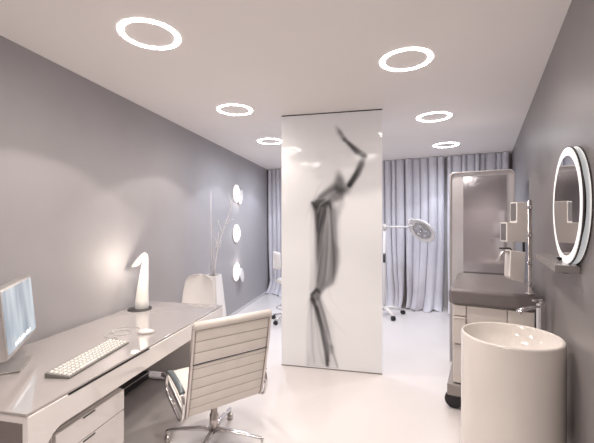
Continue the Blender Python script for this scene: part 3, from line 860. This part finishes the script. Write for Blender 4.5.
# ------------------------------------------------------------------ faucet
FO = Vector((1.632, 2.352, 0))
fa = thing('faucet', 'tall square chrome faucet pillar between the basin and the wall', 'faucet', FO, math.radians(184))
obj('pillar', boxm(-.021, .021, -.021, .021, .001, 1.005), M['chrome'], fa, bevel=.004)
obj('spout', tubem([(.0205, 0, .985), (.075, 0, .978), (.150, 0, .962), (.165, 0, .944)], [.014, .015, .020, .019], 12, squash=(.6, 1.3)), M['chrome'], fa, smooth=True)
lv = obj('lever', boxm(-.012, .060, -.012, .012, 1.020, 1.032), M['chrome'], fa, bevel=.003)
obj('lever_stem', lathem([(0, 1.0055), (.014, 1.0055), (.014, 1.0195), (0, 1.0195)], 16), M['chrome'], lv)

# ------------------------------------------------------------------ rail with dispensers
ra_ = thing('wall_rail', 'slim chrome upright rail beside the right wall carrying two dispensers', 'rail', (1.757, 2.655, 0), -RA)
obj('tube', lathem([(0, 1.0065), (.030, 1.0065), (.030, 1.016), (.0135, 1.020), (.0135, 1.715), (0, 1.715)], 18), M['chrome_soft'], ra_, smooth=True)
for z in (1.08, 1.24, 1.45, 1.66):
    br_ = obj('collar', lathem([(.0138, z - .012), (.0165, z - .012), (.0165, z + .012), (.0138, z + .012)], 18, close=True), M['chrome'], ra_, smooth=False)
def xz(px, py, Y=2.60): p = P(px, py, Y); return (p.x, p.z)
up_ = thing('towel_dispenser', 'stepped grey wall dispenser on the rail above the soap dispenser', 'dispenser', (0, 0, 0), 0)
poly = [xz(527.5, 202), xz(517, 202), xz(517, 222.5), xz(507, 222.5), xz(507, 242), xz(527.5, 242)]
bm = bmesh.new(); prism(bm, poly, lambda p: (p[0], 2.60, p[1]), lambda p: (p[0], 2.685, p[1]))
bmesh.ops.triangulate(bm, faces=[f for f in bm.faces if len(f.verts) > 4])
obj('casing', bm, M['dispenser'], up_, bevel=.003)
(xa, za), (xb, zb) = xz(517, 202), xz(517, 222.5)
obj('upper_facet', boxm(xa - .0026, xa - .0004, 2.612, 2.674, zb + .012, za - .008), M['disp_front'], up_)  # dark plate over the upper front facet of the casing
(xa, za), (xb, zb) = xz(507, 222.5), xz(507, 242)
obj('lower_facet', boxm(xa - .0026, xa - .0004, 2.612, 2.674, zb + .012, za - .008), M['disp_front'], up_)  # dark plate over the lower front facet
lo_ = thing('soap_dispenser', 'grey elbow-lever soap dispenser low on the rail over the couch pad', 'dispenser', (0, 0, 0), 0)
poly = [xz(526, 252), xz(511, 250.5), xz(510, 277), xz(513, 280), xz(524.5, 283.5)]
bm = bmesh.new(); prism(bm, poly, lambda p: (p[0], 2.60, p[1]), lambda p: (p[0], 2.675, p[1]))
bmesh.ops.triangulate(bm, faces=[f for f in bm.faces if len(f.verts) > 4])
obj('casing', bm, M['dispenser'], lo_, bevel=.004)
pp = [Vector((*xz(510.5, 251.5, 2.63)[:1], 2.63, xz(510, 251.5, 2.63)[1])), P(502, 252.3, 2.63), P(500.2, 255, 2.63), P(498.2, 261, 2.63)]
obj('lever', tubem(pp, .010, 8, squash=(.7, 1.8)), M['chrome_soft'], lo_, smooth=True)
obj('plunger', tubem([P(499.5, 248.2, 2.63), P(510, 248.2, 2.63), P(511.5, 250, 2.63)], .006, 8), M['dark_grey'], lo_, smooth=True)
kz = P(508.6, 261, 2.63)
obj('knob', tubem([kz, kz + Vector((.012, 0, 0))], .014, 12), M['chrome'], lo_, smooth=True)
obj('hanger', tubem([P(523, 241.5, 2.65) + Vector((.006, 0, -.006)), P(523, 252.5, 2.65)+ Vector((.006, 0, 0))], .009, 8), M['dark_grey'], lo_, smooth=True)

# ------------------------------------------------------------------ oval wall mirror and shelf
def wallframe(Y, z, off):
    base = Vector((rw(Y), Y, z)) + RN * off
    X_, Z_ = -RD, RN; Y_ = Z_.cross(X_)
    return Matrix.Translation(base) @ Matrix((X_, Y_, Z_)).transposed().to_4x4()
mi = link(bpy.data.objects.new('wall_mirror', None)); MIRY, MIRZ, MA, MB_ = 1.775, 1.632, .355, .292
mi.matrix_world = wallframe(MIRY, MIRZ, 0)
tag(mi, 'oval double-layered mirror with lit white rim on the right wall', 'mirror')
def oval(a0, b0, z0, z1, a1=None, b1=None, n=96):
    bm = bmesh.new(); r = []
    for (a, b, z) in (((a0, b0, z0), (a0, b0, z1)) if a1 is None else ((a0, b0, z0), (a0, b0, z1), (a1, b1, z1), (a1, b1, z0))):
        r.append([bm.verts.new((a * math.cos(2 * PI * k / n), b * math.sin(2 * PI * k / n), z)) for k in range(n)])
    m_ = len(r)
    for i in range(m_ if a1 is not None else 1):
        A_, B_ = r[i], r[(i + 1) % m_]
        for k in range(n): bm.faces.new((A_[k], A_[(k + 1) % n], B_[(k + 1) % n], B_[k]))
    if a1 is None: bm.faces.new(r[0][::-1]); bm.faces.new(r[1])
    return bm
sgn = 1
obj('back_plate', oval(MA + .002, MB_ + .002, .001, .006), M['dark_grey'], mi)
obj('back_light_rim', oval(MA, MB_, .0062, .009, MA - .07, MB_ - .07), M['lit_ring'], mi)
obj('spacer', oval(MA * .55, MB_ * .55, .0062, .0278), M['plinth'], mi)
obj('front_plate', oval(MA + .003, MB_ + .003, .028, .035), M['dark_grey'], mi)
obj('front_light_rim', oval(MA - .001, MB_ - .001, .0352, .038, MA - .038, MB_ - .040), M['lit_ring'], mi)
obj('mirror_glass', oval(MA - .039, MB_ - .041, .0352, .0375), M['mirror'], mi)

p_far, p_near = Vector((1.584, 2.313)), Vector((1.266, 1.695))
pf_ = Vector((rw(1.0), 1.0, 0))
sn = (Vector((1.266, 1.695, 0)) - pf_).dot(RD); sf = (Vector((1.584, 2.313, 0)) - pf_).dot(RD)
sh_o = pf_ + RD * sn
shf = thing('wall_shelf', 'narrow steel shelf on the right wall directly below the oval mirror', 'shelf', (sh_o.x, sh_o.y, 0), PI / 2 - RA)
SL = sf - sn          # local x runs along the wall, local +y into the room
obj('board', boxm(-.01, SL + .03, .001, .100, 1.307, 1.343), M['shelf'], shf, bevel=.003)
obj('bracket', tubem([(.10, .04, 1.293), (.10, .04, 1.3065)], .014, 12), M['dark_grey'], shf, smooth=True)
dish_p = sh_o + RD * (SL * .33) + RN * .030
dish = obj('glass_dish', lathem([(0, .001), (.022, .001), (.034, .020), (.031, .020), (.020, .004), (0, .004)], 28), M['glass'], smooth=True)
dish.location = (dish_p.x, dish_p.y, 1.3435); tag(dish, 'small clear glass dish on the shelf under the oval mirror', 'dish')

# ------------------------------------------------------------------ world, camera, view
w = bpy.data.worlds.new('world'); bpy.context.scene.world = w; w.use_nodes = True
w.node_tree.nodes['Background'].inputs[0].default_value = (.05, .05, .06, 1)
cam = bpy.data.cameras.new('camera'); co_ = link(bpy.data.objects.new('camera', cam))
co_.location = (0, 0, CAM_H); co_.rotation_euler = (PI / 2, 0, 0)
cam.sensor_width = 36; cam.lens = 36 * F / 594; cam.clip_start = .02
cam.shift_y = (HY - 221.5) / 594
bpy.context.scene.camera = co_
vs = bpy.context.scene.view_settings
vs.view_transform = 'Standard'; vs.look = 'None'; vs.exposure = -0.30; vs.gamma = 1.0
